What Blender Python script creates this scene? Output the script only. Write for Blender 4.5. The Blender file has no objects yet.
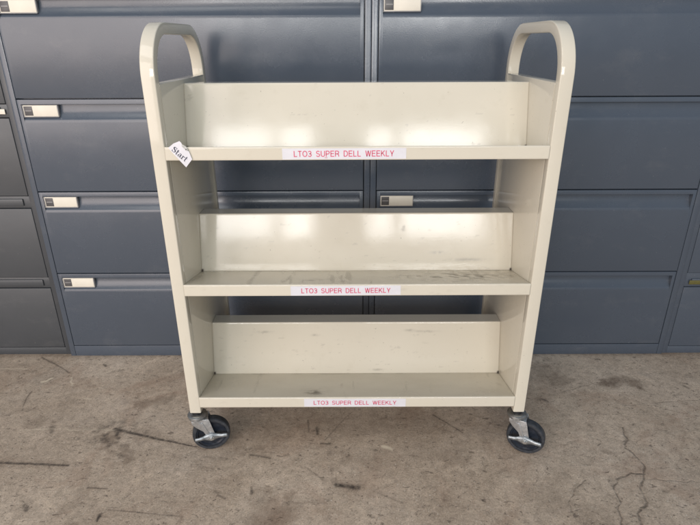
# ------------------------------------------------------------------ settings
CABC = (.073, .091, .120)
CABOLD = (.058, .064, .072)
CABSPEC = .75
WORLD = ((.74, .86, 1.0), .46)
EXPO = -0.24
WY = -5.1
WL = 14.5
WC = (1, .992, .97)
LIGHTS = [
    ('window_light', -1.61, WY, 2.28, .84, 1.65, (-1.61, 0, 2.28), WL, WC),
    ('window_light', -.81, WY, 2.28, .46, 1.65, (-.81, 0, 2.28), WL, WC),
    ('window_light', .42, WY, 2.28, .38, 1.65, (.42, 0, 2.28), WL, WC),
    ('window_light', 1.36, WY, 2.28, 1.22, 1.65, (1.36, 0, 2.28), WL, WC),
    ('door_light', -3.0, -2.6, 1.8, 3.4, 3.4, (-1.2, 1.6, 1.2), 4.1, (1, .85, .775)),
    ('overhead_fill', -1.1, -.5, 3.3, 2.2, 1.2, (-.6, 0.3, 0), 3.0, (1, .97, .92)),  # added overhead fill to brighten the floor
]
# wear on the floor: kind, half-width at start and end, strength, points in metres
MARKS=[
 ('d', 0.0045, 0.0015, 0.9, [(-0.7124, 1.253), (-0.6296, 1.228), (-0.5494, 1.2046), (-0.4518, 1.1789)]),
 ('d', 0.003, 0.0025, 0.85, [(-0.9708, 1.12), (-0.8867, 1.1155), (-0.7796, 1.1087)]),
 ('d', 0.0018, 0.001, 0.7, [(-0.6911, 1.0313), (-0.6405, 1.0268)]),
 ('d', 0.0012, 0.0008, 0.6, [(-0.6102, 0.9609), (-0.5166, 0.9516), (-0.4212, 0.9403)]),
 ('d', 0.0022, 0.0014, 0.7, [(-1.1364, 1.6404), (-1.0664, 1.598), (-0.9868, 1.544)]),
 ('d', 0.002, 0.001, 0.6, [(-1.0599, 1.4368), (-1.057, 1.3985), (-1.0445, 1.3596)]),
 ('d', 0.004, 0.0055, 0.95, [(-0.055, 1.0373), (-0.0326, 1.0339), (0.0007, 1.0282)]),
 ('d', 0.0012, 0.001, 0.55, [(-0.1412, 1.1013), (-0.1149, 1.0787), (-0.09, 1.0543)]),
 ('d', 0.002, 0.002, 0.6, [(-0.2957, 1.1457), (-0.2675, 1.1417), (-0.2386, 1.1321)]),
 ('d', 0.0022, 0.0022, 0.75, [(-0.1019, 1.19), (-0.0764, 1.1891)]),
 ('d', 0.0018, 0.0012, 0.7, [(0.2335, 1.3125), (0.2699, 1.2755), (0.309, 1.2316)]),
 ('d', 0.0014, 0.0014, 0.4, [(0.051, 1.0107), (0.0801, 0.9947), (0.1111, 0.979)]),
 ('d', 0.0012, 0.0012, 0.4, [(-0.1856, 0.9818), (-0.0791, 0.9798)]),
 ('d', 0.002, 0.003, 0.6, [(-0.2734, 1.0317), (-0.2675, 1.0121)]),
 ('d', 0.002, 0.0015, 0.5, [(-0.1462, 1.2914), (-0.1394, 1.2382)]),
 ('d', 0.003, 0.003, 0.8, [(-0.117, 1.2555), (-0.1141, 1.2295)]),
 ('d', 0.0015, 0.001, 0.4, [(-0.0912, 1.2043), (-0.0348, 1.3), (-0.0134, 1.328)]),
 ('k', 0.0016, 0.002, 0.85, [(0.7823, 1.255), (0.7744, 1.2081), (0.7521, 1.1716), (0.7634, 1.147), (0.7686, 1.1031), (0.7547, 1.0676), (0.7279, 1.0405), (0.7182, 1.0077), (0.712, 0.9764), (0.6766, 0.9466), (0.6631, 0.9122)]),
 ('k', 0.0018, 0.0014, 0.8, [(0.7535, 1.0736), (0.7194, 1.0758), (0.6754, 1.0566), (0.6539, 1.0285), (0.6468, 0.986), (0.6285, 0.9556), (0.6309, 0.9351), (0.6202, 0.9124)]),
 ('k', 0.0012, 0.0012, 0.65, [(0.5907, 1.0512), (0.5456, 1.0127), (0.521, 0.9813), (0.5175, 0.9511)]),
 ('k', 0.001, 0.001, 0.45, [(0.7533, 1.0563), (0.8149, 1.0502), (0.8837, 1.0441)]),
 ('k', 0.001, 0.001, 0.4, [(0.8359, 1.3571), (0.9633, 1.3713), (1.0886, 1.3807)]),
 ('k', 0.001, 0.001, 0.4, [(0.6607, 1.4195), (0.792, 1.4747), (0.8371, 1.484)]),
 ('k', 0.0008, 0.0008, 0.35, [(1.0304, 1.3001), (0.9568, 1.241), (0.8879, 1.1398), (0.843, 1.0848)]),
 ('d', 0.0012, 0.0014, 0.6, [(0.6783, 1.178), (0.6874, 1.186)]),
 ('d', 0.004, 0.0035, 0.7, [(0.588, 1.3887), (0.6027, 1.3759)]),
 ('d', 0.003, 0.004, 0.6, [(1.0809, 1.4546), (1.0876, 1.4436)]),
 ('d', 0.003, 0.003, 0.5, [(0.6889, 1.2643), (0.6941, 1.2555)]),
 ('d', 0.002, 0.002, 0.7, [(0.3356, 1.0836), (0.34, 1.0801)]),
 ('d', 0.002, 0.002, 0.7, [(0.3103, 0.9859), (0.3145, 0.9828)]),
 ('d', 0.005, 0.003, 0.55, [(-0.9026, 1.2641), (-0.8934, 1.2379)]),
 ('d', 0.003, 0.004, 0.7, [(-0.8219, 0.9769), (-0.8097, 0.9617)]),
 ('d', 0.0035, 0.002, 0.9, [(-0.6233, 0.9461), (-0.6229, 0.9288)]),
 ('d', 0.003, 0.004, 0.4, [(-0.3623, 1.0174), (-0.3514, 1.0141)]),
 ('d', 0.002, 0.002, 0.5, [(-0.3521, 1.0061), (-0.3324, 0.9965)]),
 ('d', 0.003, 0.003, 0.8, [(-0.8906, 1.5937), (-0.8795, 1.5842)]),
 ('d', 0.004, 0.005, 0.5, [(-0.661, 1.1475), (-0.6469, 1.1398)]),
 ('l', 0.004, 0.003, 0.8, [(-1.0532, 1.4902), (-1.041, 1.4958), (-1.0313, 1.513)]),
 ('l', 0.002, 0.002, 0.5, [(-0.8763, 1.4025), (-0.8526, 1.3998)]),
 ('l', 0.002, 0.001, 0.5, [(-0.9682, 1.5126), (-0.9395, 1.4671)]),
 ('l', 0.0035, 0.003, 0.75, [(0.076, 1.1771), (0.0951, 1.169)]),
 ('l', 0.0012, 0.001, 0.5, [(-1.2435, 1.5681), (-1.1477, 1.5656)]),
 ('l', 0.001, 0.001, 0.35, [(-0.9994, 1.2493), (-0.8758, 1.2552), (-0.7171, 1.2499)]),
 ('l', 0.001, 0.001, 0.4, [(-0.9375, 1.5124), (-0.7327, 1.6085)]),
 ('s', 0.02, 0.02, 0.55, [(-0.6799, 1.3659), (-0.6299, 1.3857), (-0.5965, 1.4009)]),
 ('s', 0.018, 0.025, 0.65, [(-0.7246, 1.2328), (-0.6957, 1.191)]),
 ('s', 0.012, 0.014, 0.6, [(-0.6539, 1.1788), (-0.626, 1.1283)]),
 ('s', 0.035, 0.035, 0.5, [(0.6553, 1.5495), (0.679, 1.4907)]),
 ('s', 0.022, 0.022, 0.85, [(0.8321, 1.4728), (0.8931, 1.4893), (0.9249, 1.4722)]),
 ('s', 0.03, 0.03, 0.55, [(-0.2313, 0.9898), (-0.2306, 0.9358), (-0.1774, 0.9531)]),
 ('s', 0.012, 0.012, 0.45, [(-0.1707, 1.0053), (-0.1933, 0.9443)]),
 ('s', 0.02, 0.02, 0.35, [(-0.9771, 1.2779), (-0.9265, 1.2957)]),
 ('s', 0.012, 0.012, 0.4, [(0.6949, 1.1523), (0.7052, 1.1446)]),
 ('s', 0.04, 0.04, 0.3, [(0.1756, 1.1627), (0.2558, 1.1429)]),
 ('s', 0.05, 0.05, 0.35, [(-0.3635, 1.2057), (-0.1684, 1.269), (0.218, 1.2669)]),
 ('s', 0.008, 0.008, 0.5, [(-0.6738, 0.9205), (-0.663, 0.9176)]),
 ('s', 0.02, 0.02, 0.35, [(-0.6908, 1.014), (-0.7276, 0.9614)]),
 ('s', 0.03, 0.03, 0.25, [(0.4519, 0.9868), (0.5747, 0.9267)]),
 ('s', 0.02, 0.02, 0.3, [(-0.0197, 1.1254), (0.0611, 1.1065)]),
]
import bpy, bmesh, math, random
import numpy as np
from mathutils import Vector, Matrix
random.seed(7); np.random.seed(7)
scene = bpy.context.scene
COL = scene.collection
R = math.radians

# ------------------------------------------------------------------ helpers
def link(name, me, mat=None, parent=None, loc=None):
    o = bpy.data.objects.new(name, me); COL.objects.link(o)
    if mat is not None and me is not None:
        for m in (mat if isinstance(mat, (list, tuple)) else [mat]): me.materials.append(m)
    if parent is not None: o.parent = parent
    if loc is not None: o.location = loc
    return o

def tag(o, label=None, cat=None, group=None, kind=None):
    if label: o['label'] = label
    if cat: o['category'] = cat
    if group: o['group'] = group
    if kind: o['kind'] = kind
    return o

def mesh(name, verts, faces, smooth=False, angle=None):
    me = bpy.data.meshes.new(name)
    me.from_pydata([tuple(v) for v in verts], [], [tuple(f) for f in faces])
    bm = bmesh.new(); bm.from_mesh(me)
    bmesh.ops.recalc_face_normals(bm, faces=bm.faces)
    bm.to_mesh(me); bm.free(); me.update()
    if smooth: shade(me, angle)
    return me

def shade(me, angle=None):
    for p in me.polygons: p.use_smooth = True
    if angle is not None:
        me.set_sharp_from_angle(angle=R(angle))

class MB:
    """collects shapes into one mesh"""
    def __init__(s): s.bm = bmesh.new()
    def box(s, x0, x1, y0, y1, z0, z1, bev=0.0, seg=2):
        r = bmesh.ops.create_cube(s.bm, size=1)
        vs = r['verts']
        for v in vs:
            v.co = Vector(((x0+x1)/2+v.co.x*(x1-x0), (y0+y1)/2+v.co.y*(y1-y0), (z0+z1)/2+v.co.z*(z1-z0)))
        if bev > 0:
            es = set(e for v in vs for e in v.link_edges)
            bmesh.ops.bevel(s.bm, geom=list(es), offset=bev, segments=seg, profile=0.5, affect='EDGES')
        return s
    def poly(s, pts, faces):
        vs = [s.bm.verts.new(p) for p in pts]
        for f in faces: s.bm.faces.new([vs[i] for i in f])
        return s
    def prism(s, outline, axis, a, b, bev=0.0):
        """outline (u,v) extruded along axis from a to b"""
        def P(u, v, w):
            return (w, u, v) if axis == 'x' else ((u, w, v) if axis == 'y' else (u, v, w))
        n = len(outline)
        v0 = [s.bm.verts.new(P(u, v, a)) for u, v in outline]
        v1 = [s.bm.verts.new(P(u, v, b)) for u, v in outline]
        fs = [s.bm.faces.new(v0), s.bm.faces.new(v1[::-1])]
        for i in range(n):
            fs.append(s.bm.faces.new([v0[i], v1[i], v1[(i+1) % n], v0[(i+1) % n]]))
        if bev > 0:
            es = set(e for f in fs[:2] for e in f.edges)
            bmesh.ops.bevel(s.bm, geom=list(es), offset=bev, segments=2, profile=0.5, affect='EDGES')
        return s
    def lathe(s, prof, axis='z', c=(0, 0, 0), n=40):
        """prof: (radius, height) pairs revolved about the axis through c"""
        rings = []
        for r, h in prof:
            ring = []
            if r < 1e-7:
                p = (c[0], c[1], c[2]+h) if axis == 'z' else (c[0], c[1]+h, c[2])
                ring = [s.bm.verts.new(p)]
            else:
                for k in range(n):
                    t = 2*math.pi*k/n
                    p = (c[0]+r*math.cos(t), c[1]+r*math.sin(t), c[2]+h) if axis == 'z' else (c[0]+r*math.cos(t), c[1]+h, c[2]+r*math.sin(t))
                    ring.append(s.bm.verts.new(p))
            rings.append(ring)
        for A, B in zip(rings[:-1], rings[1:]):
            for k in range(n):
                k2 = (k+1) % n
                if len(A) == 1 and len(B) == 1: continue
                if len(A) == 1: s.bm.faces.new([A[0], B[k], B[k2]])
                elif len(B) == 1: s.bm.faces.new([A[k], B[0], A[k2]])
                else: s.bm.faces.new([A[k], B[k], B[k2], A[k2]])
        return s
    def me(s, name, smooth=True, angle=35):
        bmesh.ops.recalc_face_normals(s.bm, faces=s.bm.faces)
        m = bpy.data.meshes.new(name); s.bm.to_mesh(m); s.bm.free()
        if smooth: shade(m, angle)
        return m
    def build(s, name, mat, parent=None, loc=None, smooth=True, angle=35):
        return link(name, s.me(name, smooth, angle), mat, parent, loc)

def vnoise(x, y, seed=0, oct=1):
    """value noise for wear marks, numpy arrays in, 0..1 out"""
    out = np.zeros_like(x); amp = 1; tot = 0
    for o in range(oct):
        xi = np.floor(x).astype(np.int64); yi = np.floor(y).astype(np.int64)
        xf = x-xi; yf = y-yi
        xf = xf*xf*(3-2*xf); yf = yf*yf*(3-2*yf)
        def h(a, b):
            n = (a*374761393+b*668265263+(seed+o*17)*1442695041) & 0xffffffff
            n = ((n ^ (n >> 13))*1274126177) & 0xffffffff
            n = n ^ (n >> 16)
            return (n & 0xffff)/65535.0
        v = (h(xi, yi)*(1-xf)+h(xi+1, yi)*xf)*(1-yf)+(h(xi, yi+1)*(1-xf)+h(xi+1, yi+1)*xf)*yf
        out += v*amp; tot += amp; amp *= .55; x = x*2.03+5.1; y = y*2.03+9.7
    return out/tot

def attr(me, name, vals):
    a = me.attributes.new(name, 'FLOAT', 'POINT')
    a.data.foreach_set('value', np.asarray(vals, dtype=np.float32).ravel())

def segdist(X, Y, pts, w0, w1, wob=.004, seed=1):
    """falloff 0..1 round a polyline whose half-width runs from w0 to w1, edge and path roughened"""
    dx = (vnoise(X*45, Y*45, seed, 2)-.5)*wob*2; dy = (vnoise(X*45, Y*45, seed+50, 2)-.5)*wob*2
    X = X+dx; Y = Y+dy
    best = np.zeros_like(X); n = len(pts)-1
    for i in range(n):
        (ax, ay), (bx, by) = pts[i], pts[i+1]
        vx, vy = bx-ax, by-ay; L = vx*vx+vy*vy+1e-12
        t = np.clip(((X-ax)*vx+(Y-ay)*vy)/L, 0, 1)
        d = np.hypot(X-ax-t*vx, Y-ay-t*vy)
        w = w0+(w1-w0)*(i+t)/n
        best = np.maximum(best, np.clip(1.35-d/w, 0, 1))
    return best

# ------------------------------------------------------------------ node materials
class NT:
    def __init__(s, name):
        s.m = bpy.data.materials.new(name); s.m.use_nodes = True
        s.t = s.m.node_tree; s.t.nodes.clear()
        s.out = s.t.nodes.new('ShaderNodeOutputMaterial')
        s.b = s.t.nodes.new('ShaderNodeBsdfPrincipled')
        s.t.links.new(s.b.outputs[0], s.out.inputs[0])
        s.co = s.t.nodes.new('ShaderNodeTexCoord')
    def n(s, t, **k):
        x = s.t.nodes.new(t)
        for a, v in k.items(): setattr(x, a, v)
        return x
    def l(s, a, b): s.t.links.new(a, b)
    def noise(s, scale, detail=4, rough=.55, dist=0, vec=None, sc=None):
        x = s.n('ShaderNodeTexNoise'); x.inputs['Scale'].default_value = scale
        x.inputs['Detail'].default_value = detail; x.inputs['Roughness'].default_value = rough
        x.inputs['Distortion'].default_value = dist
        v = vec or s.co.outputs['Object']
        if sc:
            mp = s.n('ShaderNodeMapping'); mp.inputs['Scale'].default_value = sc
            s.l(v, mp.inputs[0]); v = mp.outputs[0]
        s.l(v, x.inputs['Vector']); return x.outputs[0]
    def ramp(s, inp, stops):
        r = s.n('ShaderNodeValToRGB'); e = r.color_ramp.elements
        while len(e) < len(stops): e.new(.5)
        for i, (p, c) in enumerate(stops):
            e[i].position = p; e[i].color = (c, c, c, 1) if isinstance(c, (int, float)) else (*c, 1)
        s.l(inp, r.inputs[0]); return r.outputs[0]
    def mix(s, f, a, b, mode='MIX'):
        x = s.n('ShaderNodeMix', data_type='RGBA', blend_type=mode)
        for i, v in ((0, f), (6, a), (7, b)):
            if isinstance(v, (int, float)): x.inputs[i].default_value = v
            elif isinstance(v, tuple): x.inputs[i].default_value = (*v, 1)
            else: s.l(v, x.inputs[i])
        return x.outputs[2]
    def math(s, op, a, b=0, clamp=False):
        x = s.n('ShaderNodeMath', operation=op); x.use_clamp = clamp
        for i, v in ((0, a), (1, b)):
            if isinstance(v, (int, float)): x.inputs[i].default_value = v
            else: s.l(v, x.inputs[i])
        return x.outputs[0]
    def attr(s, name):
        x = s.n('ShaderNodeAttribute'); x.attribute_name = name; return x.outputs['Fac']
    def bump(s, h, dist, strength=1):
        x = s.n('ShaderNodeBump'); x.inputs['Strength'].default_value = strength
        x.inputs['Distance'].default_value = dist; s.l(h, x.inputs['Height']); s.l(x.outputs[0], s.b.inputs['Normal'])
    def set(s, color=None, rough=None, metal=None, spec=None, coat=None):
        for k, v in (('Base Color', color), ('Roughness', rough), ('Metallic', metal), ('Specular IOR Level', spec), ('Coat Weight', coat)):
            if v is None: continue
            if isinstance(v, tuple): s.b.inputs[k].default_value = (*v, 1)
            elif isinstance(v, (int, float)): s.b.inputs[k].default_value = v
            else: s.l(v, s.b.inputs[k])
        return s

def simple(name, c, rough, metal=0, spec=.5, var=.08, nscale=60, bump=0, bscale=300):
    t = NT(name)
    nz = t.noise(nscale, 5)
    dark = tuple(v*(1-var*2) for v in c); light = tuple(min(1, v*(1+var)) for v in c)
    t.set(color=t.ramp(nz, [(.3, dark), (.7, light)]), metal=metal, spec=spec)
    t.set(rough=t.ramp(t.noise(nscale*.7, 4), [(.3, max(0, rough-.06)), (.7, min(1, rough+.06))]))
    if bump: t.bump(t.noise(bscale, 3), bump)
    return t.m

def mat_cream():
    t = NT('cream_enamel')
    big = t.noise(3.5, 3)
    base = t.mix(t.ramp(big, [(.35, 0.), (.65, 1.)]), (.662, .618, .515), (.692, .648, .545))
    # thin yellowing and handling dirt
    sm = t.noise(26, 8, .65)
    base = t.mix(t.ramp(sm, [(.58, 0.), (.78, .22)]), base, (.50, .45, .34))
    streak = t.noise(9, 6, .7, sc=(1.2, 1, 9))
    base = t.mix(t.ramp(streak, [(.60, 0.), (.80, .10)]), base, (.42, .39, .32))
    speck = t.noise(170, 2, .5)
    base = t.mix(t.ramp(speck, [(.735, 0.), (.76, .45)]), base, (.20, .17, .13))
    g = t.attr('grime_notch')
    base = t.mix(g, base, (.075, .062, .05))
    film = t.attr('film')
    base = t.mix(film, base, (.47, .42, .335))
    base = t.mix(t.attr('dust_shade'), base, (.37, .365, .345))  # back panel flanges: shade and dark reflection put into the colour
    t.set(color=base, spec=.5)
    r = t.ramp(t.noise(14, 6, .6), [(.3, .055), (.75, .115)])
    r = t.math('ADD', r, t.math('MULTIPLY', t.math('ADD', g, film), .4), True)
    t.set(rough=r)
    h = t.math('ADD', t.noise(210, 2), t.math('MULTIPLY', t.noise(16, 2), 2.6))
    t.bump(h, .00007, .5)
    return t.m

def mat_cab(name, c, rough=.25):
    t = NT(name)
    oi = t.n('ShaderNodeObjectInfo')
    v = t.ramp(oi.outputs['Random'], [(0, .94), (1, 1.05)])
    base = t.mix(1, c, v, 'MULTIPLY')
    base = t.mix(t.ramp(t.noise(2.4, 5, .6), [(.35, 0.), (.7, .35)]), base, tuple(x*1.16 for x in c))
    dust_shade = t.noise(7, 9, .7, sc=(1, 1, 1.8))  # only pale dust here
    base = t.mix(t.ramp(dust_shade, [(.55, 0.), (.80, .14)]), base, (.30, .29, .28))
    sp = t.noise(95, 2, .5)
    base = t.mix(t.ramp(sp, [(.755, 0.), (.77, .35)]), base, (.34, .34, .34))
    scr = t.noise(30, 3, .6, sc=(.35, 1, 3.2))
    base = t.mix(t.ramp(scr, [(.74, 0.), (.77, .35)]), base, (.04, .045, .055))
    t.set(color=base, spec=CABSPEC)
    t.set(rough=t.ramp(t.noise(5, 8, .62), [(.3, rough-.07), (.75, rough+.1)]))
    h = t.math('ADD', t.noise(330, 2), t.math('MULTIPLY', t.noise(7, 2), 5))
    t.bump(h, .0003, .6)
    return t.m

def mat_floor():
    t = NT('worn_concrete')
    a = t.noise(2.0, 6, .62, .5); b = t.noise(8, 9, .70, .8); c = t.noise(48, 9, .72, .3); d = t.noise(240, 4, .65)
    base = t.ramp(a, [(.30, (.42, .33, .25)), (.5, (.535, .435, .338)), (.70, (.645, .54, .435))])
    base = t.mix(.5, base, t.ramp(b, [(.28, (.56, .54, .53)), (.42, (.84, .83, .82)), (.55, (1., 1., 1.)), (.72, (1.28, 1.26, 1.22))]), 'MULTIPLY')
    base = t.mix(.8, base, t.ramp(c, [(.30, .58), (.45, .9), (.6, 1.1), (.75, 1.35)]), 'MULTIPLY')
    base = t.mix(.65, base, t.ramp(d, [(.3, .60), (.7, 1.30)]), 'MULTIPLY')
    e = t.noise(110, 6, .8, .4)
    base = t.mix(.48, base, t.ramp(e, [(.30, .60), (.44, .95), (.56, 1.04), (.70, 1.42)]), 'MULTIPLY')
    # pits and pale grains
    pit = t.noise(150, 3, .6, 0)
    base = t.mix(t.ramp(pit, [(.63, 0.), (.67, .65)]), base, (.085, .068, .055))
    gr = t.noise(190, 2, .5, .2)
    base = t.mix(t.ramp(gr, [(.655, 0.), (.69, .6)]), base, (.70, .64, .55))
    # rusty brown blotches and greyer worn lanes
    rb = t.noise(4.3, 7, .66, .8)
    base = t.mix(t.ramp(rb, [(.52, 0.), (.68, .42)]), base, (.30, .18, .12))
    gb = t.noise(3.1, 8, .7, .6, sc=(.7, 1.5, 1))
    base = t.mix(t.ramp(gb, [(.54, 0.), (.76, .38)]), base, (.30, .27, .245))
    # scuffs drawn out in two directions
    def turned(ang, sc):
        mp = t.n('ShaderNodeMapping'); mp.inputs['Rotation'].default_value = (0, 0, R(ang)); t.l(t.co.outputs['Object'], mp.inputs[0])
        m2 = t.n('ShaderNodeMapping'); m2.inputs['Scale'].default_value = sc; t.l(mp.outputs[0], m2.inputs[0]); return m2.outputs[0]
    for ang, sc, scale, lo, hi, s, col in ((-32, (.55, 1.7, 1), 22, .60, .68, .34, (.10, .078, .06)), (14, (.45, 1.9, 1), 26, .61, .68, .36, (.085, .068, .055)),
                                   (-60, (.6, 1.5, 1), 34, .615, .69, .36, (.075, .06, .05)), (-12, (.5, 1.8, 1), 21, .61, .68, .34, (.70, .57, .47)), (40, (.5, 1.6, 1), 60, .60, .68, .38, (.72, .60, .50))):
        base = t.mix(t.ramp(t.noise(scale, 7, .72, .7, vec=turned(ang, sc)), [(lo, 0.), (hi, s)]), base, col)
    s2 = t.noise(75, 4, .65, .8, sc=(.7, 1.3, 1))
    base = t.mix(t.ramp(s2, [(.61, 0.), (.66, .6)]), base, (.07, .055, .045))
    base = t.mix(t.math('MULTIPLY', t.attr('stain'), t.ramp(b, [(.3, .6), (.7, 1.)])), base, (.10, .062, .038))
    base = t.mix(t.attr('chip'), base, (.78, .68, .52))
    base = t.mix(t.math('MULTIPLY', t.attr('scuff'), t.ramp(c, [(.3, 1.), (.65, .85)])), base, (.02, .016, .015))
    t.set(color=base, spec=.45)
    t.set(rough=t.ramp(b, [(.3, .50), (.7, .78)]))
    h = t.math('ADD', t.math('MULTIPLY', c, 1.0), t.math('MULTIPLY', d, .35))
    h = t.math('ADD', h, t.math('MULTIPLY', b, 2.0))
    h = t.math('SUBTRACT', h, t.math('MULTIPLY', t.attr('crack'), 3.0))
    t.bump(h, .0014, .65)
    return t.m

M = {}
M['cream'] = mat_cream()
M['cab'] = mat_cab('blue_grey_enamel', CABC)
M['cab_old'] = mat_cab('dull_grey_enamel', CABOLD, .42)
M['floor'] = mat_floor()
M['void'] = simple('dark_gap_metal', (.012, .013, .017), .7)
M['card'] = simple('ivory_card', (.84, .79, .68), .55, var=.03, nscale=25)
M['holder'] = simple('smoked_plastic_frame', (.30, .30, .31), .3, var=.05)
M['slot'] = simple('dark_label_slot', (.10, .097, .10), .35, var=.1)
M['slotbar'] = simple('grey_slot_print', (.28, .27, .27), .45)
M['shaded_card'] = simple('shaded_yellow_card', (.13, .115, .03), .5)  # yellowish card with its shadow put into the dark colour
M['paper'] = simple('white_label_tape', (.735, .73, .775), .45, var=.02, nscale=40)
M['torn'] = simple('torn_grey_paper', (.55, .55, .53), .7, var=.15, nscale=300, bump=.0005)
M['red'] = simple('pink_red_ink', (.74, .12, .21), .5, var=.12, nscale=700)
M['ink'] = simple('dark_ink', (.045, .05, .085), .5, var=.1, nscale=500)
M['zinc'] = simple('zinc_plated_steel', (.62, .64, .66), .33, metal=.85, var=.16, nscale=90, bump=.0004, bscale=500)
M['zinc_bright'] = simple('bright_zinc', (.74, .78, .80), .2, metal=.95, var=.15, nscale=120, bump=.0006, bscale=260)
M['race'] = simple('worn_bearing_race', (.36, .36, .35), .34, metal=.8, var=.2, nscale=120)
M['lever'] = simple('dull_plated_lever', (.42, .45, .47), .42, metal=.75, var=.25, nscale=110, bump=.0005, bscale=300)
M['steel_dark'] = simple('greasy_steel', (.20, .20, .20), .38, metal=.8, var=.2, nscale=120)
M['rubber'] = simple('dark_rubber', (.042, .047, .056), .45, var=.22, nscale=90, bump=.0004, bscale=400)
M['hub'] = simple('navy_black_plastic', (.018, .024, .036), .3, var=.2, nscale=120)
M['cap'] = simple('black_end_cap', (.012, .012, .014), .5)

# ------------------------------------------------------------------ the floor: one sheet, finely cut where the camera looks
def axis(vals):
    return np.array(vals)
fx = np.concatenate([[-14, -6, -2.6], np.arange(-1.40, 1.4001, .0021), [2.6, 6, 14]])
fy = np.concatenate([[-12, -5, -1, .5], np.arange(.84, 1.70, .0021), [2.2, 3.4]])
GX, GY = np.meshgrid(fx, fy)
dark = np.zeros_like(GX); crack = np.zeros_like(GX); chip = np.zeros_like(GX); stain = np.zeros_like(GX)
for i, (k, w0, w1, s, pts) in enumerate(MARKS):
    p = np.array(pts); pad = .12
    ys = (GY > p[:, 1].min()-pad) & (GY < p[:, 1].max()+pad) & (GX > p[:, 0].min()-pad) & (GX < p[:, 0].max()+pad)
    x, y = GX[ys], GY[ys]
    if k in 'dk':
        w = max(.0019, w0*1.6), max(.0019, w1*1.6)
        s2 = s*min(1, max(w0, w1)/.0014)
        v = segdist(x, y, pts, w[0], w[1], .0016 if k == 'd' else .006, i*3+1)
        v = np.clip(v, 0, 1)*s2*((.55+.45*np.clip(vnoise(x*160, y*160, i+5, 2)*2.2-.3, 0, 1)) if k == 'd' else .62*(.3+.7*np.clip(vnoise(x*120, y*120, i+5, 2)*2.2-.3, 0, 1)))
        dark[ys] = np.maximum(dark[ys], v)
        if k == 'k': crack[ys] = np.maximum(crack[ys], v)
        halo = segdist(x, y, pts, w[0]*4, w[1]*4, .006, i*3+2)*.22*s2
        stain[ys] = np.maximum(stain[ys], halo)
    elif k == 'l':
        v = segdist(x, y, pts, max(.0022, w0*1.7), max(.0022, w1*1.7), .006, i*3+1)*min(1, s*1.3)*(.55+.45*vnoise(x*120, y*120, i, 2))
        chip[ys] = np.maximum(chip[ys], v)
    else:
        v = segdist(x, y, pts, w0*1.3, w1*1.3, .02, i*3+1)
        v = v*v*(3-2*v)*s*(.3+.7*vnoise(x*38, y*38, i, 3))*1.25
        stain[ys] = np.maximum(stain[ys], v)
# loose smudging round the old skid mark
sm = np.exp(-(((GX+.70)/.07)**2+((GY-1.235)/.055)**2))*np.clip(vnoise(GX*70, GY*70, 91, 3)*3.4-1.45, 0, 1)*.8
dark = np.maximum(dark, sm)
# uneven darker band where the floor meets the cabinets
edge = np.clip(1-(1.652-GY)/(.010+.022*vnoise(GX*22, GY*3, 61, 3)), 0, 1)*(GY < 1.69)*(.35+.65*vnoise(GX*60, GY*60, 62, 2))*.75
stain = np.maximum(stain, edge)
ny, nx = GX.shape
GZ = -crack*.0008
V = np.stack([GX.ravel(), GY.ravel(), GZ.ravel()], 1).astype(np.float32)
idx = np.arange(ny*nx).reshape(ny, nx)
Q = np.stack([idx[:-1, :-1], idx[:-1, 1:], idx[1:, 1:], idx[1:, :-1]], -1).reshape(-1, 4)
me = bpy.data.meshes.new('floor')
me.vertices.add(len(V)); me.vertices.foreach_set('co', V.ravel())
me.loops.add(Q.size); me.loops.foreach_set('vertex_index', Q.ravel().astype(np.int32))
me.polygons.add(len(Q)); me.polygons.foreach_set('loop_start', (np.arange(len(Q))*4).astype(np.int32))
me.update(calc_edges=True); me.validate()
attr(me, 'scuff', dark); attr(me, 'crack', crack); attr(me, 'chip', chip); attr(me, 'stain', np.clip(stain, 0, .9))
shade(me)
tag(link('floor', me, M['floor']), kind='structure')

# ------------------------------------------------------------------ book cart
D = 1.161; WO = .45; WI = .4202; DEP = .4135; ZB = .131; ZP = .970
cart = bpy.data.objects.new('book_cart', None); COL.objects.link(cart); cart.location = (0, D, 0)
tag(cart, 'cream steel book cart with three slanting shelves and looped handles on black casters', 'book cart')

def side_frame():
    # square tube bent into a tall arch; swept along a path in the YZ plane
    Ra = .112; ztop = 1.0935; t = .0248; zc = ztop-Ra
    path = [(0, ZB)]
    for k in range(6): path.append((0, ZB+(zc-ZB)*(k+1)/6))
    for k in range(1, 17):
        a = math.pi/2*k/16; path.append((Ra-Ra*math.cos(a), zc+Ra*math.sin(a)))
    path += [(DEP*.5, ztop)]
    for k in range(0, 17):
        a = math.pi/2*k/16; path.append((DEP-Ra+Ra*math.sin(a), zc+Ra*math.cos(a)))
    for k in range(6): path.append((DEP, zc-(zc-ZB)*(k+1)/6))
    xo, xi = -WO, -WI; r = .0027
    # cross-section in (x, inward offset)
    sec = []
    for cx, cn, a0 in ((xi-r, r, -90), (xi-r, t-r, 0), (xo+r, t-r, 90), (xo+r, r, 180)):
        for k in range(5):
            a = R(a0+90*k/4); sec.append((cx+r*math.cos(a), cn+r*math.sin(a)))
    n = len(path); vs = []; fs = []
    for i, (y, z) in enumerate(path):
        a = path[max(i-1, 0)]; b = path[min(i+1, n-1)]
        ty, tz = b[0]-a[0], b[1]-a[1]; L = math.hypot(ty, tz); ty /= L; tz /= L
        if i == 0 or i == n-1: ty = 0
        ny_, nz_ = tz, -ty
        for x, o in sec: vs.append((x, y+ny_*o, z+nz_*o))
    m = len(sec)
    for i in range(n-1):
        for k in range(m):
            fs.append((i*m+k, i*m+(k+1) % m, (i+1)*m+(k+1) % m, (i+1)*m+k))
    fs.append(tuple(range(m))); fs.append(tuple(range((n-1)*m, n*m)))
    return mesh('side_frame', vs, fs, True, 50)

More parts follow.
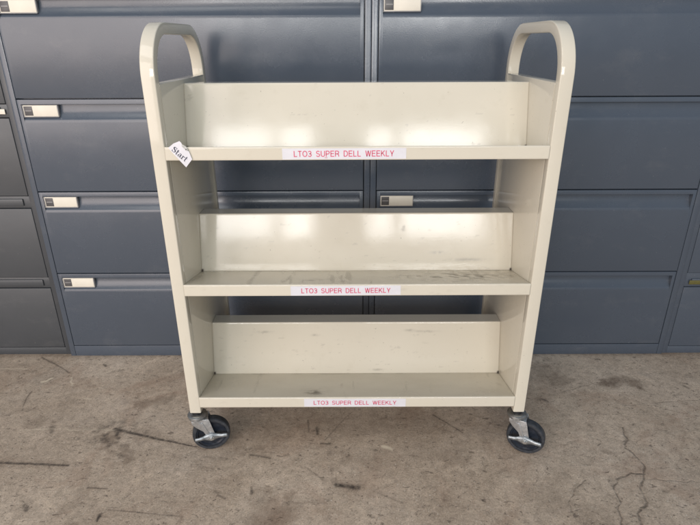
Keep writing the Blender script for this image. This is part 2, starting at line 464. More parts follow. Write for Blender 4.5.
def side_panel():
    b = MB()
    # sheet between the uprights, folded over along its top edge
    b.box(-WO+.004, -WI-.0001, .0252, DEP-.0252, ZB+.012, ZP, .0014)
    # weld beads along the uprights
    b.box(-WI-.0012, -WI+.0004, .0244, .0262, ZB+.02, ZP-.004, .0004, 1)
    b.box(-WI-.0012, -WI+.0004, DEP-.0262, DEP-.0244, ZB+.02, ZP-.004, .0004, 1)
    return b.me('side_panel')

def mirrored(src, name):
    me2 = src.copy(); me2.transform(Matrix.Scale(-1, 4, (1, 0, 0))); me2.flip_normals(); me2.name = name
    return me2

sf = side_frame(); link('side_frame', sf, M['cream'], cart)
link('side_frame', mirrored(sf, 'side_frame'), None, cart)
sp = side_panel(); link('side_panel', sp, M['cream'], cart)
link('side_panel', mirrored(sp, 'side_panel'), None, cart)

def sheet(name, prof, x0, x1, nx, thick, fgrime):
    """profile (y,z) swept along x; fgrime(X, S) -> grime, film with S the run along the profile"""
    prof = np.array(prof); seg = np.hypot(*np.diff(prof, axis=0).T); S = np.concatenate([[0], np.cumsum(seg)])
    xs = np.linspace(x0, x1, nx)
    X, SS = np.meshgrid(xs, S)
    Yp = np.repeat(prof[:, 0:1], nx, 1); Zp = np.repeat(prof[:, 1:2], nx, 1)
    n1 = len(prof)
    vs = np.stack([X.ravel(), Yp.ravel(), Zp.ravel()], 1)
    idx = np.arange(n1*nx).reshape(n1, nx)
    fs = np.stack([idx[:-1, :-1], idx[:-1, 1:], idx[1:, 1:], idx[1:, :-1]], -1).reshape(-1, 4)
    me = bpy.data.meshes.new(name); me.from_pydata(vs.tolist(), [], fs.tolist()); me.update()
    g, f = fgrime(X, SS)[:2]; du = fgrime(X, SS)[2] if len(fgrime(X, SS)) > 2 else np.zeros_like(X)
    attr(me, 'dust_shade', du)
    attr(me, 'grime_notch', np.clip(g, 0, 1)); attr(me, 'film', np.clip(f, 0, 1))
    shade(me, 40)
    return me

def fine(a, b, step=.0028):
    n = max(2, int(math.hypot(b[0]-a[0], b[1]-a[1])/step))
    return [(a[0]+(b[0]-a[0])*k/n, a[1]+(b[1]-a[1])*k/n) for k in range(1, n+1)]

LT = (.8419, .5104, .1795); LB = (.8123, .4803, .1484)
DF, DT, PT, PF, FL = .159, .1961, .1185, -.0325, .046
for si in range(3):
    lt, lb = LT[si], LB[si]
    w = WI+.0004
    r = .0028
    sl = math.atan2(PF, DF)
    prof = [(.014, lb), (.0015, lb), (.0004, lb+.0005), (0, lb+.0016)] + fine((0, lb+.0016), (0, lt-r), .003)
    for k in range(1, 5):
        a = (math.pi/2)*k/4; prof.append((r-r*math.cos(a), lt-r+r*math.sin(a)))
    prof += fine((r, lt), (DF, lt+PF))
    s_lip = .0155+(lt-lb)
    def gshelf(X, S, si=si):
        u = S-s_lip                       # metres in from the lip
        on = (u > 0).astype(float)
        Ld = .16
        g = np.zeros_like(X)
        st = vnoise(X*60, S*9, 11+si, 4)
        amount = (.78, .60, .72)[si]
        g += on*np.clip((st-amount)*4, 0, .3)
        f = on*np.clip(vnoise(X*7, S*14, 21+si, 4)*1.5-.45, 0, 1)*(.25, .42, .42)[si]
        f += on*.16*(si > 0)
        if si == 1:      # dark scuffing near the right end of the middle shelf
            zone = np.exp(-((X-.26)/.14)**2)*np.exp(-((u-.085)/.05)**2)
            g += on*zone*np.clip(vnoise(X*52+S*60, S*75-X*22, 33, 3)*3.6-1.5, 0, 1)*.8
            g += on*np.exp(-((X+.115)/.022)**2)*np.exp(-((u-.05)/.012)**2)*np.clip(vnoise(X*120, S*200, 5, 2)*3-1.1, 0, 1)*.9
            g += on*np.clip(1.3-np.abs(u-.158)/.004, 0, 1)*np.clip(vnoise(X*30, S*30, 8, 2)*3-1.3, 0, 1)*.7
        if si == 2:
            g += on*np.exp(-((X+.115)/.03)**2)*np.exp(-((u-.03)/.018)**2)*np.clip(vnoise(X*90, S*140, 6, 3)*3-1.1, 0, 1)*1.0
            g += on*np.clip(1.2-np.abs(u-.155)/.005, 0, 1)*np.clip(vnoise(X*22, S*20, 9, 2)*3-1.7, 0, 1)*.6
            zone = np.exp(-((np.abs(X)-.36)/.05)**2)*np.exp(-((u-.09)/.05)**2)
            g += on*zone*np.clip(vnoise(X*70, S*90, 41, 3)*3-1.9, 0, 1)*.5
        # seam with the side panels; dark of the open rear-corner notches painted as spots
        e = w-np.abs(X)
        g += on*np.clip(1-e/.0035, 0, 1)*.2
        g += (np.hypot(e-.003, u-.157) < .0045)*.95
        # lip: dirt along its lower edge and a few scratches
        g += (1-on)*np.clip(vnoise(X*35, S*160, 70+si, 3)*4-2.9, 0, 1)*.14
        return g, f
    sh = link('shelf', sheet('shelf', prof, -w, w, 300, .0014, gshelf), M['cream'], cart)
    md = sh.modifiers.new('gauge', 'SOLIDIFY'); md.thickness = .0014; md.offset = -1
    nrm = (math.sin(math.atan2(DT-DF, PT-PF)))
    foot = (DF-.0004, lt+PF-.0008); top = (DT, lt+PT)
    tr = .0022
    dy, dz = top[0]-foot[0], top[1]-foot[1]; L = math.hypot(dy, dz); dy /= L; dz /= L
    p = [foot]+fine(foot, (top[0]-dy*tr, top[1]-dz*tr))
    p += [(top[0]+.0003, top[1]-.0008), (top[0]+.0011, top[1]-.0002), (top[0]+.0024, top[1])]
    p += fine((top[0]+.0024, top[1]), (top[0]+FL, top[1]), .006)
    p += [(top[0]+FL+.0012, top[1]-.0012), (top[0]+FL+.0012, top[1]-.013)]
    def gpanel(X, S, si=si, L=L):
        up = S < L
        g = up*np.clip((vnoise(X*40, S*110, 51+si, 4)-(.80, .79, .78)[si])*6, 0, .16)
        # short horizontal rubs
        for k in range((3, 5, 8)[si]):
            rr = random.Random(si*100+k)
            cx, cs, ln = rr.uniform(-.38, .38), rr.uniform(.01, .14), rr.uniform(.003, .02)
            sl_ = rr.uniform(-.15, .15)
            g += up*np.exp(-((X-cx)/ln)**2)*np.exp(-((S-cs-sl_*(X-cx))/.0022)**2)*rr.uniform(.05, .18)*np.clip(vnoise(X*220, S*260, k, 2)*2.6-.9, 0, 1)
        if si == 2:
            for cx, cs, ln in ((.20, .128, .03), (.155, .132, .012), (.06, .012, .016), (-.12, .118, .01), (-.27, .128, .02)):
                g += up*np.exp(-((X-cx)/ln)**2)*np.exp(-((S-cs)/.003)**2)*.4*np.clip(vnoise(X*160, S*160, 3, 2)*2.4-.4, 0, 1)
        if si == 1:
            for cx, cs, ln in ((.125, .112, .006), (.127, .120, .003), (.22, .05, .02), (.30, .03, .04)):
                g += up*np.exp(-((X-cx)/ln)**2)*np.exp(-((S-cs)/.004)**2)*.45*np.clip(vnoise(X*160, S*160, 3, 2)*2.4-.4, 0, 1)
        e = w-np.abs(X)
        g += up*np.clip(1-e/.0018, 0, 1)*.08
        g += up*(np.hypot(e-.002, S-.002) < .0042)*.95  # dark of the open corner notch painted at the panel foot
        f = up*.03*np.ones_like(X)
        return g, f, (S >= L+.001)*(.55+.3*vnoise(X*9, S*40, 77+si, 3))  # flange tops greyed to stand in for shade and dark reflections
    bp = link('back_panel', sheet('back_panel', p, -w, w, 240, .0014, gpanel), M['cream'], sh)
    md = bp.modifiers.new('gauge', 'SOLIDIFY'); md.thickness = .0014; md.offset = -1

def ark(cx, cz, rx, rz, a0, a1, n=9): return [(cx+rx*math.cos(R(a0+(a1-a0)*k/n)), cz+rz*math.sin(R(a0+(a1-a0)*k/n))) for k in range(n+1)]
# plain grotesque capitals as strokes: width, strokes on a unit cap height
GLYPH = {
 'L': (.56, [[(.06, 1), (.06, .05), (.54, .05)]]),
 'T': (.62, [[(.0, .95), (.62, .95)], [(.31, .95), (.31, 0)]]),
 'O': (.78, [ark(.39, .5, .35, .46, 90, 450, 22)]),
 '3': (.58, [ark(.28, .725, .22, .225, 160, -90, 10)+ark(.28, .275, .25, .235, 90, -160, 12)]),
 'S': (.64, [ark(.32, .73, .245, .225, 20, 250, 12)+ark(.32, .275, .27, .235, 75, -165, 12)]),
 'U': (.70, [[(.06, 1), (.06, .34)]+ark(.35, .34, .29, .30, 180, 360, 12)+[(.64, 1)]]),
 'P': (.64, [[(.06, 0), (.06, .95), (.34, .95)]+ark(.36, .705, .22, .245, 85, -85, 9)+[(.06, .46)]]),
 'E': (.62, [[(.60, .95), (.06, .95), (.06, .05), (.62, .05)], [(.06, .52), (.56, .52)]]),
 'R': (.68, [[(.06, 0), (.06, .95), (.36, .95)]+ark(.38, .715, .22, .235, 85, -85, 9)+[(.06, .48)], [(.38, .48), (.56, .36), (.60, .16), (.64, 0)]]),
 'D': (.70, [[(.06, .05), (.06, .95), (.30, .95)]+ark(.30, .5, .34, .45, 85, -85, 14)+[(.06, .05)]]),
 'W': (.94, [[(.04, 1), (.255, .0)], [(.255, .0), (.47, .98)], [(.47, .98), (.685, .0)], [(.685, .0), (.90, 1)]]),
 'K': (.66, [[(.06, 1), (.06, 0)], [(.60, 1), (.06, .40)], [(.24, .60), (.64, 0)]]),
 'Y': (.64, [[(.03, 1), (.32, .40)], [(.61, 1), (.32, .40)], [(.32, .44), (.32, 0)]]),
}
def text_mesh(s, sx, sz, name='lettering', weight=.145):
    """flat lettering fitted to sx by sz metres, centred, in the XZ plane"""
    x = 0; strokes = []
    for ch in s:
        if ch == ' ': x += .70; continue
        w, st = GLYPH[ch]
        for p in st: strokes.append([(x+a*1.12, b) for a, b in p])
        x += w*1.12+.17
    x -= .17
    kx = sx/x; kz = sz; vs = []; fs = []; hw = weight/2*sz
    for p in strokes:
        q = [((a-x/2)*kx, (b-.5)*kz) for a, b in p]
        q = [c for i, c in enumerate(q) if i == 0 or math.hypot(c[0]-q[i-1][0], c[1]-q[i-1][1]) > 1e-5]; n = len(q); base = len(vs)
        for i in range(n):
            def dirn(a, b):
                l = math.hypot(b[0]-a[0], b[1]-a[1]) or 1; return (b[0]-a[0])/l, (b[1]-a[1])/l
            d1 = dirn(q[i-1], q[i]) if i else dirn(q[0], q[1])
            d2 = dirn(q[i], q[i+1]) if i < n-1 else d1
            nx1, nz1 = -d1[1]-d2[1], d1[0]+d2[0]; l = math.hypot(nx1, nz1) or 1; nx1 /= l; nz1 /= l
            c = max(.45, -d1[1]*nx1+d1[0]*nz1); ww = hw/c
            vs.append((q[i][0]+nx1*ww, 0, q[i][1]+nz1*ww)); vs.append((q[i][0]-nx1*ww, 0, q[i][1]-nz1*ww))
        for i in range(n-1): fs.append((base+2*i, base+2*i+1, base+2*i+3, base+2*i+2))
    return mesh(name, vs, fs)

WORDS = 'LTO3 SUPER DELL WEEKLY'
# x0, x1, z centre, height, rotation, text span fractions
LAB = [(-.1644, .1067, .8262, .0236, .10, .093, .900, .0128), (-.1615, .1054, .4945, .0250, .2, .097, .905, .0128), (-.1413, .1296, .1630, .0252, -.15, .094, .905, .0122)]
for x0, x1, zc, h, rot, t0, t1, th in LAB:
    b = MB(); hw = (x1-x0)/2
    rr = .0009
    n = 24; rnd = random.Random(int(zc*1000))
    topv = [(-hw+2*hw*k/n, h/2+rnd.uniform(-.0002, .0002)) for k in range(n+1)]
    bot = [(hw-2*hw*k/n, -h/2+rnd.uniform(-.0002, .0002)) for k in range(n+1)]
    b.prism(topv+bot, 'y', 0, .00022)
    lb_ = b.build('label_strip', M['paper'], cart, ((x0+x1)/2, -.00035, zc), smooth=False)
    lb_.rotation_euler = (0, R(-rot), 0)
    cx = ((t0+t1)/2-.5)*2*hw
    tm = text_mesh(WORDS, (t1-t0)*2*hw, th)
    if zc > .8:   # small pen stroke below the first word gap
        bm = bmesh.new(); bm.from_mesh(tm)
        vs = [bm.verts.new(q) for q in ((-.042, 0, -.0092), (-.036, 0, -.0094), (-.036, 0, -.0083), (-.042, 0, -.0084))]
        bm.faces.new(vs); bm.to_mesh(tm); bm.free()
    link('lettering', tm, M['red'], lb_, (cx, -.0004, .0002))

# the crooked tag at the left end of the top shelf
TP = [(-.4115, .8407), (-.3990, .8500), (-.3850, .8553), (-.3812, .8512), (-.3800, .8475), (-.3755, .8440), (-.3722, .8395), (-.3700, .8350), (-.3672, .8335), (-.3625, .8178), (-.3618, .8160), (-.3772, .7982), (-.3870, .8100), (-.4000, .8262)]
b = MB()
n = len(TP)
def tagy(x, z):  # the sheet bows away from the lip towards its lower corner
    s = ((x+.4115)-(z-.8407))/1.414/.066
    return -.0012-.0035*max(0, s)**2-.0012*math.sin(s*5)
cxm, czm = -.3880, .8270
fv = [b.bm.verts.new((x, tagy(x, z), z)) for x, z in TP]; fc = b.bm.verts.new((cxm, tagy(cxm, czm), czm))
for i in range(n): b.bm.faces.new((fv[i], fv[(i+1) % n], fc))
tg = b.build('start_tag', M['paper'], cart, smooth=False)
md = tg.modifiers.new('card', 'SOLIDIFY'); md.thickness = .0004; md.offset = 1
b = MB()
tornp = [(-.3800, .8487), (-.3745, .8462), (-.3705, .8420), (-.3682, .8362), (-.3692, .8340), (-.3735, .8350), (-.3752, .8385), (-.3790, .8420), (-.3812, .8450)]
fv = [b.bm.verts.new((x, tagy(x, z)-.0012, z)) for x, z in tornp]; b.bm.faces.new(fv)
tb = b.build('torn_corner', M['torn'], tg, smooth=False)
md = tb.modifiers.new('card', 'SOLIDIFY'); md.thickness = .0003
b = MB()
b.box(-.3738, -.3708, tagy(-.372, .838)-.0022, tagy(-.372, .838)-.0014, .8368, .8384, 0)
b.build('torn_dark_mark', M['slot'], tg, smooth=False)  # small dark mark on the torn corner

def ribbon(bm, pts, widths, X0, ca, sa, y):
    L, Rr = [], []
    n = len(pts)
    for i in range(n):
        a = pts[max(0, i-1)]; c = pts[min(n-1, i+1)]
        tx, tz = c[0]-a[0], c[1]-a[1]; l = math.hypot(tx, tz) or 1
        nx_, nz_ = -tz/l, tx/l; w = widths[i]/2 if isinstance(widths, list) else widths/2
        for lst, sg in ((L, 1), (Rr, -1)):
            px, pz = pts[i][0]+nx_*w*sg, pts[i][1]+nz_*w*sg
            gx, gz = X0[0]+px*ca-pz*sa, X0[1]+px*sa+pz*ca
            lst.append(bm.verts.new((gx, tagy(gx, gz)-y, gz)))
    for i in range(n-1): bm.faces.new((L[i], L[i+1], Rr[i+1], Rr[i]))
bm = bmesh.new()
ang = R(-43); ca, sa = math.cos(ang), math.sin(ang)
u = .0125                                   # cap height
O = (-.4052, .8352)                         # start of the baseline
def rb(pts, w, dx): ribbon(bm, [((x+dx)*u, z*u) for x, z in pts], [q*u for q in w] if isinstance(w, list) else w*u, O, ca, sa, .0007)
def arc(cx, cz, rx, rz, a0, a1, n=10): return [(cx+rx*math.cos(R(a0+(a1-a0)*k/n)), cz+rz*math.sin(R(a0+(a1-a0)*k/n))) for k in range(n+1)]
# S
rb(arc(.34, .74, .25, .23, 35, 200)+arc(.34, .28, .27, .24, 70, -150)[1:], [.07]*5+[.10, .15]+[.2]*4+[.2]*3+[.15, .1, .08]+[.07]*4, 0)
rb([(.58, 1.0), (.56, .72)], .07, 0); rb([(.08, .0), (.06, .30)], .07, 0)
# t
def tt(dx):
    rb([(.20, .95), (.20, .16)]+arc(.32, .14, .12, .11, 180, 320, 5), [.17, .17]+[.16, .14, .12, .08, .06, .05], dx)
    rb([(.02, .68), (.44, .68)], .07, dx)
tt(.74)
# a
rb(arc(.28, .52, .19, .15, 160, 0, 6)+[(.47, .15), (.56, .04), (.64, .08)], [.12, .08, .07, .08, .12, .16, .17, .17, .12, .06], 1.26)
rb([(.44, .42)]+arc(.24, .2, .17, .17, 80, 300, 7)+[(.44, .16)], [.06, .08, .12, .15, .16, .15, .1, .07, .06, .06], 1.26)
# r
rb([(.18, .66), (.18, .03)], .17, 1.95); rb([(.02, .03), (.38, .03)], .06, 1.95); rb([(.02, .64), (.22, .66)], .06, 1.95)
rb([(.22, .5), (.34, .64), (.46, .62), (.50, .54)], [.06, .1, .15, .14], 1.95)
tt(2.52)
me = bpy.data.meshes.new('lettering'); bm.to_mesh(me); bm.free()
link('lettering', me, M['ink'], tg)

# ---- casters
WR = .0508; AX = .031; AZ = -ZB+WR
def make_caster(brake=True):
    c = MB()
    c.lathe([(0, 0), (.0105, 0), (.0125, -.0005), (.0125, -.009), (0, -.009)], 'z')
    root = c.build('caster', M['cap'], cart)
    c = MB()
    c.lathe([(0, -.0085), (.017, -.0085), (.0225, -.0095), (.0255, -.0115), (.0262, -.0140), (.0250, -.0165), (.0235, -.0175), (.0245, -.0185), (.0245, -.0205), (.022, -.0215), (0, -.0215)], 'z')
    c.build('swivel_race', M['race'], root)
    # fork: bridge plate and two tapering legs
    c = MB()
    hw = .0185
    c.box(-.017, .028, -hw, hw, -.0245, -.0212, .0012)
    for s in (-1, 1):
        out = [(-.0165, -.0212), (.0285, -.0212), (.0305, -.028), (AX+.0105, AZ+.004)]
        for k in range(9):
            a = R(0-180*k/8); out.append((AX+.0108*math.cos(a), AZ+.0108*math.sin(a)))
        out += [(.012, -.060), (-.006, -.044), (-.0155, -.031)]
        c.prism(out, 'y', s*hw-.0013, s*hw+.0013, .0005)
        # pressed rib
        c.prism([(.002, -.030), (.012, -.030), (.027, AZ+.010), (.021, AZ+.010)], 'y', s*(hw+.0013)-.0004, s*(hw+.0013)+.0011*s+.0004*s, .0004)
    c.build('fork', M['zinc'], root)
    c = MB()
    t = .0125
    c.lathe([(WR-.0108, -t*.62), (WR-.0090, -t+.0006), (WR-.0060, -t), (WR-.0022, -t+.0006), (WR-.0006, -t+.0026), (WR, -t+.006), (WR, t-.006), (WR-.0006, t-.0026), (WR-.0022, t-.0006), (WR-.0060, t), (WR-.0090, t-.0006), (WR-.0108, t*.62)], 'y', (AX, 0, AZ), 72)
    c.build('tyre', M['rubber'], root)
    c = MB()
    prof = [(.0, -t-.001), (.0105, -t-.001), (.0125, -t+.001), (.0135, -t+.0062), (.022, -t+.0072), (.034, -t+.0066), (.0372, -t+.0030), (.0402, -t+.0028), (.0406, -t+.006)]
    c.lathe(prof+[(r, -h) for r, h in prof[::-1]], 'y', (AX, 0, AZ), 72)
    c.build('hub', M['hub'], root)
    c = MB()
    nut = [(AX+.0078*math.cos(R(60*k+12)), AZ+.0078*math.sin(R(60*k+12))) for k in range(6)]
    for s in (-1,):
        y0 = s*(hw+.0045)
        c.prism(nut, 'y', y0, y0+s*.0055, .0008)
        c.lathe([(.0045, y0+s*.0055), (.0040, y0+s*.0085), (0, y0+s*.009)], 'y', (AX, 0, AZ), 16)
    c.build('axle_nut', M['zinc_bright'], root)
    if brake:
        c = MB()
        # pressed lever over the axle: a wavy plate, wider round the nut, bent at both ends
        xs = np.linspace(-.0435, .0425, 30); vt = []; fs = []
        for i, x in enumerate(xs):
            q = abs(x)/.043
            up = .0070*math.exp(-(x/.017)**2)+.0056+.0014*math.exp(-((x-.034)/.008)**2)
            dn = .0078*math.exp(-((x+.001)/.018)**2)+.0046
            bend = -.0012-.0050*max(0, q-.42)+.004*max(0, q-.8)
            yy = -hw-.0032+bend*1.2-.0005*math.cos(x*230)
            zz = AZ-.0006+.004*max(0, x/.043)*0-.003*(x < -.02)*(q-.46)
            for z in (zz+up, zz+up*.4, zz-dn*.4, zz-dn):
                vt.append((AX+x, yy+(.0030 if z in (zz+up, zz-dn) else 0), z))
        for i in range(len(xs)-1):
            for k in range(3): fs.append((i*4+k, i*4+k+1, i*4+k+5, i*4+k+4))
        mb_ = mesh('brake_lever', vt, fs, True, 60)
        bl = link('brake_lever', mb_, M['lever'], root)
        md = bl.modifiers.new('gauge', 'SOLIDIFY'); md.thickness = .0016; md.offset = 0
    return root
fc_ = make_caster()
fc_.location = (-WO+.0149, .0124, ZB); fc_.rotation_euler = (0, 0, R(14))
fc_['label'] = 'front left caster, its wheel turned flat to the viewer'
def dup(root, loc, rz):
    c = root.copy(); COL.objects.link(c); c.parent = cart; c.location = loc; c.rotation_euler = (0, 0, rz)
    for ch in list(root.children):
        d = ch.copy(); COL.objects.link(d); d.parent = c
    return c
c2 = dup(fc_, (WO-.0149, .0124, ZB), R(-24)); c2['label'] = 'front right caster, its wheel turned slightly aside'
c3 = dup(fc_, (-WO+.0149, DEP-.0124, ZB), R(25)); c3['label'] = 'rear left caster'
c4 = dup(fc_, (WO-.0149, DEP-.0124, ZB), R(-15)); c4['label'] = 'rear right caster'

# ------------------------------------------------------------------ filing cabinets
GAPS = [.0432, .3272, .6126, .8975, 1.1822, 1.467]
YF = 1.650
def cabinet(name, x0, x1, yf, drawer_x, mat, label):
    """origin at the floor, centre of the front"""
    root = bpy.data.objects.new(name, None); COL.objects.link(root)
    root.location = ((x0+x1)/2, yf, 0); root['cabfront'] = 0; del root['cabfront']
    tag(root, label, 'filing cabinet', 'filing cabinets in a row behind the cart')
    ox = (x0+x1)/2
    b = MB(); a0, a1 = x0-ox+.0007, x1-ox-.0007; d0, d1 = drawer_x[0]-ox, drawer_x[1]-ox
    b.box(a0, a1, .022, .46, .004, 1.495, .001, 1)
    b.box(a0, d0-.0026, .0006, .0225, .0, 1.495, .0012)
    b.box(d1+.0026, a1, .0006, .0225, .0, 1.495, .0012)
    b.box(d0-.002, d1+.002, .0012, .0225, .0, GAPS[0]-.0018, .001)
    b.box(d0-.002, d1+.002, .0012, .0225, GAPS[-1]+.0018, 1.4945, .001)
    b.build('body', mat, root)
    return root, d0, d1

def card_holder(root_part, xa, z1, cardm, w=.104, right=True):
    """label holder fixed at the left end of the pull recess; local to the drawer"""
    b = MB()
    za, zb = z1-.0478, z1-.0158
    # frame
    b.box(xa, xa+w, .0022, .0075, za, zb, .0008)
    h = b.build('label_holder', M['holder'], root_part)
    return h, za, zb

def drawer(root, x0, x1, z0, z1, mat, holder=True):
    e = .0014; c = .0012
    H = z1-z0; zr = -.0146; zl = -.0620; dp = .0175
    prof = [(.016, 0), (c, 0), (.0003, -.0004), (0, -c), (0, zr+.001), (.0008, zr), (dp-.001, zr), (dp, zr-.0012)]
    # ramp coming forward to the lip: nearly upright at the top, then curling out
    n = 24; zz, dd = zr-.0012, dp
    ztot = abs((zl+.003)-zz); angs = []
    for k in range(n):
        q = (k+.5)/n
        angs.append(float(np.interp(q, [0, .16, .28, .42, .55, 1], [1.5, 3, 9.5, 14, 24, 44])))
    dz_ = ztot/n; sd = sum(math.tan(R(a_))*dz_ for a_ in angs); kd = (dp-.0016)/sd
    for a_ in angs:
        zz -= dz_; dd -= math.tan(R(a_))*dz_*kd; prof.append((dd, zz))
    prof += [(.0012, zl+.0018), (.0005, zl-.0022), (.0001, zl-.0046), (0, zl-.006)]
    low = [(0, -H+c), (.0003, -H+.0004), (c, -H), (.016, -H)]
    b = MB(); bm = b.bm
    xa, xb = x0+.0105, x1-.0105
    def sweep(pr, xs, closeL=False, closeR=False):
        rows = []
        for x in xs: rows.append([bm.verts.new((x, y, z1+z)) for y, z in pr])
        for A, B in zip(rows[:-1], rows[1:]):
            for k in range(len(pr)-1): bm.faces.new((A[k], A[k+1], B[k+1], B[k]))
    sweep(prof+low, [xa, xb])
    # flush ends of the face, with side walls into the recess
    endp = [(.016, 0), (c, 0), (.0003, -.0004), (0, -c)]+low
    for (u0, u1, s) in ((x0, xa, 1), (x1, xb, -1)):
        rows = []
        for x, ins in ((u0, 1.), (u0+s*.0004, .3), (u0+s*c, 0), (u1, 0)):
            rows.append([bm.verts.new((x, (max(y, .0012) if ins == 1. else (max(y, .0003) if ins == .3 else y)), z1+z)) for y, z in endp])
        for A, B in zip(rows[:-1], rows[1:]):
            for k in range(len(endp)-1): bm.faces.new((A[k], A[k+1], B[k+1], B[k]))
        # outer side
        bm.faces.new([bm.verts.new((u0, .0012, z1)), bm.verts.new((u0, .016, z1)), bm.verts.new((u0, .016, z1-H)), bm.verts.new((u0, .0012, z1-H))])
        # recess end wall
        bm.faces.new([bm.verts.new((u1, 0, z1+zr)), bm.verts.new((u1, dp, z1+zr)), bm.verts.new((u1, dp, z1+zl)), bm.verts.new((u1, 0, z1+zl))])
    bmesh.ops.recalc_face_normals(bm, faces=bm.faces)
    m = bpy.data.meshes.new('drawer'); bm.to_mesh(m); bm.free(); shade(m, 24)
    dr = link('drawer', m, mat, root, (random.uniform(-.0004, .0004), random.uniform(-.0007, .0007), 0))
    dr.rotation_euler = (0, R(random.uniform(-.02, .02)), 0)
    if holder:
        za, zb = z1-.0490, z1-.0172
        hx0, hx1 = xa+.0008, xa+.1065
        b = MB()
        b.box(hx0, hx1, .0030, .0062, za-.0012, zb+.0012, .0007)
        b.box(hx0, hx0+.0022, .0014, .0040, za-.0012, zb+.0012, .0005)
        b.box(hx0, hx1, .0014, .0040, za-.0026, za-.0002, .0005)
        b.box(hx1-.0006, hx1+.0012, .0020, .0120, za-.0012, zb+.0012, .0003)
        b.box(hx0+.0044, hx0+.0290, .0020, .0032, za+.0022, zb-.0022, .0002)
        b.box(hx0+.0300, hx1-.0012, .0016, .0034, za+.0004, zb-.0004, .0003)
        b.box(hx0+.0075, hx0+.0270, .0012, .0021, (za+zb)/2-.0012, (za+zb)/2+.0022, .0002)
        hm = b.me('label_holder')
        for mm in (M['holder'], M['slot'], M['card'], M['slotbar']): hm.materials.append(mm)
        # material by island: slot plate, card, printed bar
        for p_ in hm.polygons:
            x, y, z = p_.center
            if x < hx0+.0292 and x > hx0+.0043 and y < .0032 and y > .00195 and za+.002 < z < zb-.002: p_.material_index = 1
            if x > hx0+.0298 and x < hx1-.0010 and y < .0034 and za < z < zb: p_.material_index = 2
            if y < .00195 and hx0+.007 < x < hx0+.0275 and abs(z-(za+zb)/2) < .004: p_.material_index = 3
        link('label_holder', hm, None, dr)
    return dr

ca1, d0, d1 = cabinet('filing_cabinet', -1.0338, .0465, YF, (-1.0135, .0251), M['cab'], 'blue grey filing cabinet behind the left half of the cart')
for k in range(5): drawer(ca1, d0, d1, GAPS[k]+.0018, GAPS[k+1]-.0018, M['cab'])
ca2, d0, d1 = cabinet('filing_cabinet', .0465, 1.1130, YF-.001, (.0679, 1.0915), M['cab'], 'blue grey filing cabinet behind the right half of the cart, its drawers fading into shade')
for k in range(5): drawer(ca2, d0, d1, GAPS[k]+.0018, GAPS[k+1]-.0018, M['cab'])

# outer pair: older cabinets whose drawer fronts sit between exposed rails
def old_cabinet(x0, x1, dx, yf, mat, label, cardx, cardm, rows):
    root = bpy.data.objects.new('filing_cabinet', None); COL.objects.link(root); ox = (x0+x1)/2
    root.location = (ox, yf, 0)
    tag(root, label, 'filing cabinet', 'filing cabinets in a row behind the cart')
    a0, a1 = x0-ox, x1-ox; d0, d1 = dx[0]-ox, dx[1]-ox
    b = MB()
    b.box(a0, a1, .022, .45, .004, 1.495, .001, 1)
    b.box(a0, d0-.0018, .0, .0225, 0, 1.495, .0012); b.box(d1+.0018, a1, .0, .0225, 0, 1.495, .0012)
    b.box(d0-.002, d1+.002, .0006, .0225, 0, rows[0][0]-.0018, .001)
    for (za, zb), (zc_, zd) in zip(rows[:-1], rows[1:]):
        b.box(d0-.002, d1+.002, .0040, .0225, zb+.0020, zc_-.0020, .001)
    b.build('body', mat, root)
    for i, (za, zb) in enumerate(rows):
        b = MB(); b.box(d0, d1, 0, .016, za, zb, .0016, 3)
        dr = b.build('drawer', mat, root)
        # long pull plate in the rail above each drawer
        b = MB(); b.box(d0+.02, d1-.02, -.0020, .0050, zb+.0105, zb+.0330, .0015)
        pl = b.build('pull', mat, dr)
        for j, (c0, c1) in enumerate(cardx.get(i, [])):
            b = MB(); b.box(c0-ox, c1-ox, -.0032, -.0018, zb+.0125, zb+.0275, .0004); b.build('label_card', cardm, dr)
    return root
rowsL = [(.0300, .2660), (.3080, .5530), (.5960, .8400), (.8830, 1.125), (1.168, 1.440)]
old_cabinet(-2.0950, -1.0350, (-2.075, -1.0565), 1.662, M['cab_old'], 'dull grey filing cabinet cut off by the left edge of the photo', {2: [(-1.17, -1.0620)]}, M['card'], rowsL)
rowsR = [(.0300, .2640), (.3190, .5530), (.6000, .8400), (.8830, 1.125), (1.168, 1.440)]
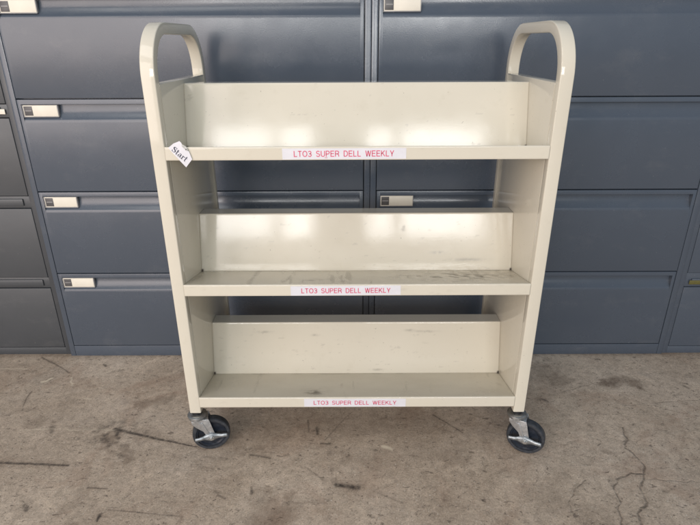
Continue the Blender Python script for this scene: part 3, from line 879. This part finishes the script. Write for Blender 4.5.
old_cabinet(1.1142, 2.1742, (1.1345, 2.154), 1.655, M['cab'], 'dark filing cabinet in deep shade, cut off by the right edge of the photo', {0: [(1.146, 1.25)]}, M['shaded_card'], rowsR)

# ------------------------------------------------------------------ camera
f_px = 530.65; pi_, ya_, ro_ = .3955, -.0013, -.0045
F = Vector((math.sin(ya_)*math.cos(pi_), math.cos(ya_)*math.cos(pi_), -math.sin(pi_)))
Rv = Vector((math.cos(ya_), -math.sin(ya_), 0)); U = Rv.cross(F)
R2 = Rv*math.cos(ro_)+U*math.sin(ro_); U2 = -Rv*math.sin(ro_)+U*math.cos(ro_)
cd = bpy.data.cameras.new('camera'); cam = bpy.data.objects.new('camera', cd); COL.objects.link(cam)
cd.sensor_fit = 'HORIZONTAL'; cd.sensor_width = 36; cd.lens = f_px/700*36; cd.clip_start = .02; cd.clip_end = 100
mt = Matrix((R2, U2, -F)).transposed().to_4x4(); mt.translation = Vector((-.0158, -.0015, 1.0536)); cam.matrix_world = mt
scene.camera = cam

# ------------------------------------------------------------------ light: daylight through a band of windows and an open door behind the viewer, plus an added overhead fill
wd = bpy.data.worlds.new('World'); scene.world = wd; wd.use_nodes = True
bg = wd.node_tree.nodes['Background']; bg.inputs[0].default_value = (*WORLD[0], 1); bg.inputs[1].default_value = WORLD[1]
def area(name, x, y, z, w, h, aim, L, col, spread=180):
    ld = bpy.data.lights.new(name, 'AREA'); ld.shape = 'RECTANGLE'; ld.size = w; ld.size_y = h
    ld.energy = L*math.pi*w*h; ld.color = col; ld.spread = R(spread)
    o = bpy.data.objects.new(name, ld); COL.objects.link(o); o.location = (x, y, z)
    d = Vector(aim)-Vector((x, y, z)); o.rotation_euler = d.to_track_quat('-Z', 'Y').to_euler()
    return o
for a in LIGHTS: area(*a)

scene.view_settings.view_transform = 'Standard'; scene.view_settings.look = 'None'
scene.view_settings.exposure = EXPO; scene.view_settings.gamma = 1
scene.render.engine = 'CYCLES'
scene.cycles.max_bounces = 8
scene.render.resolution_x = 1024; scene.render.resolution_y = 768
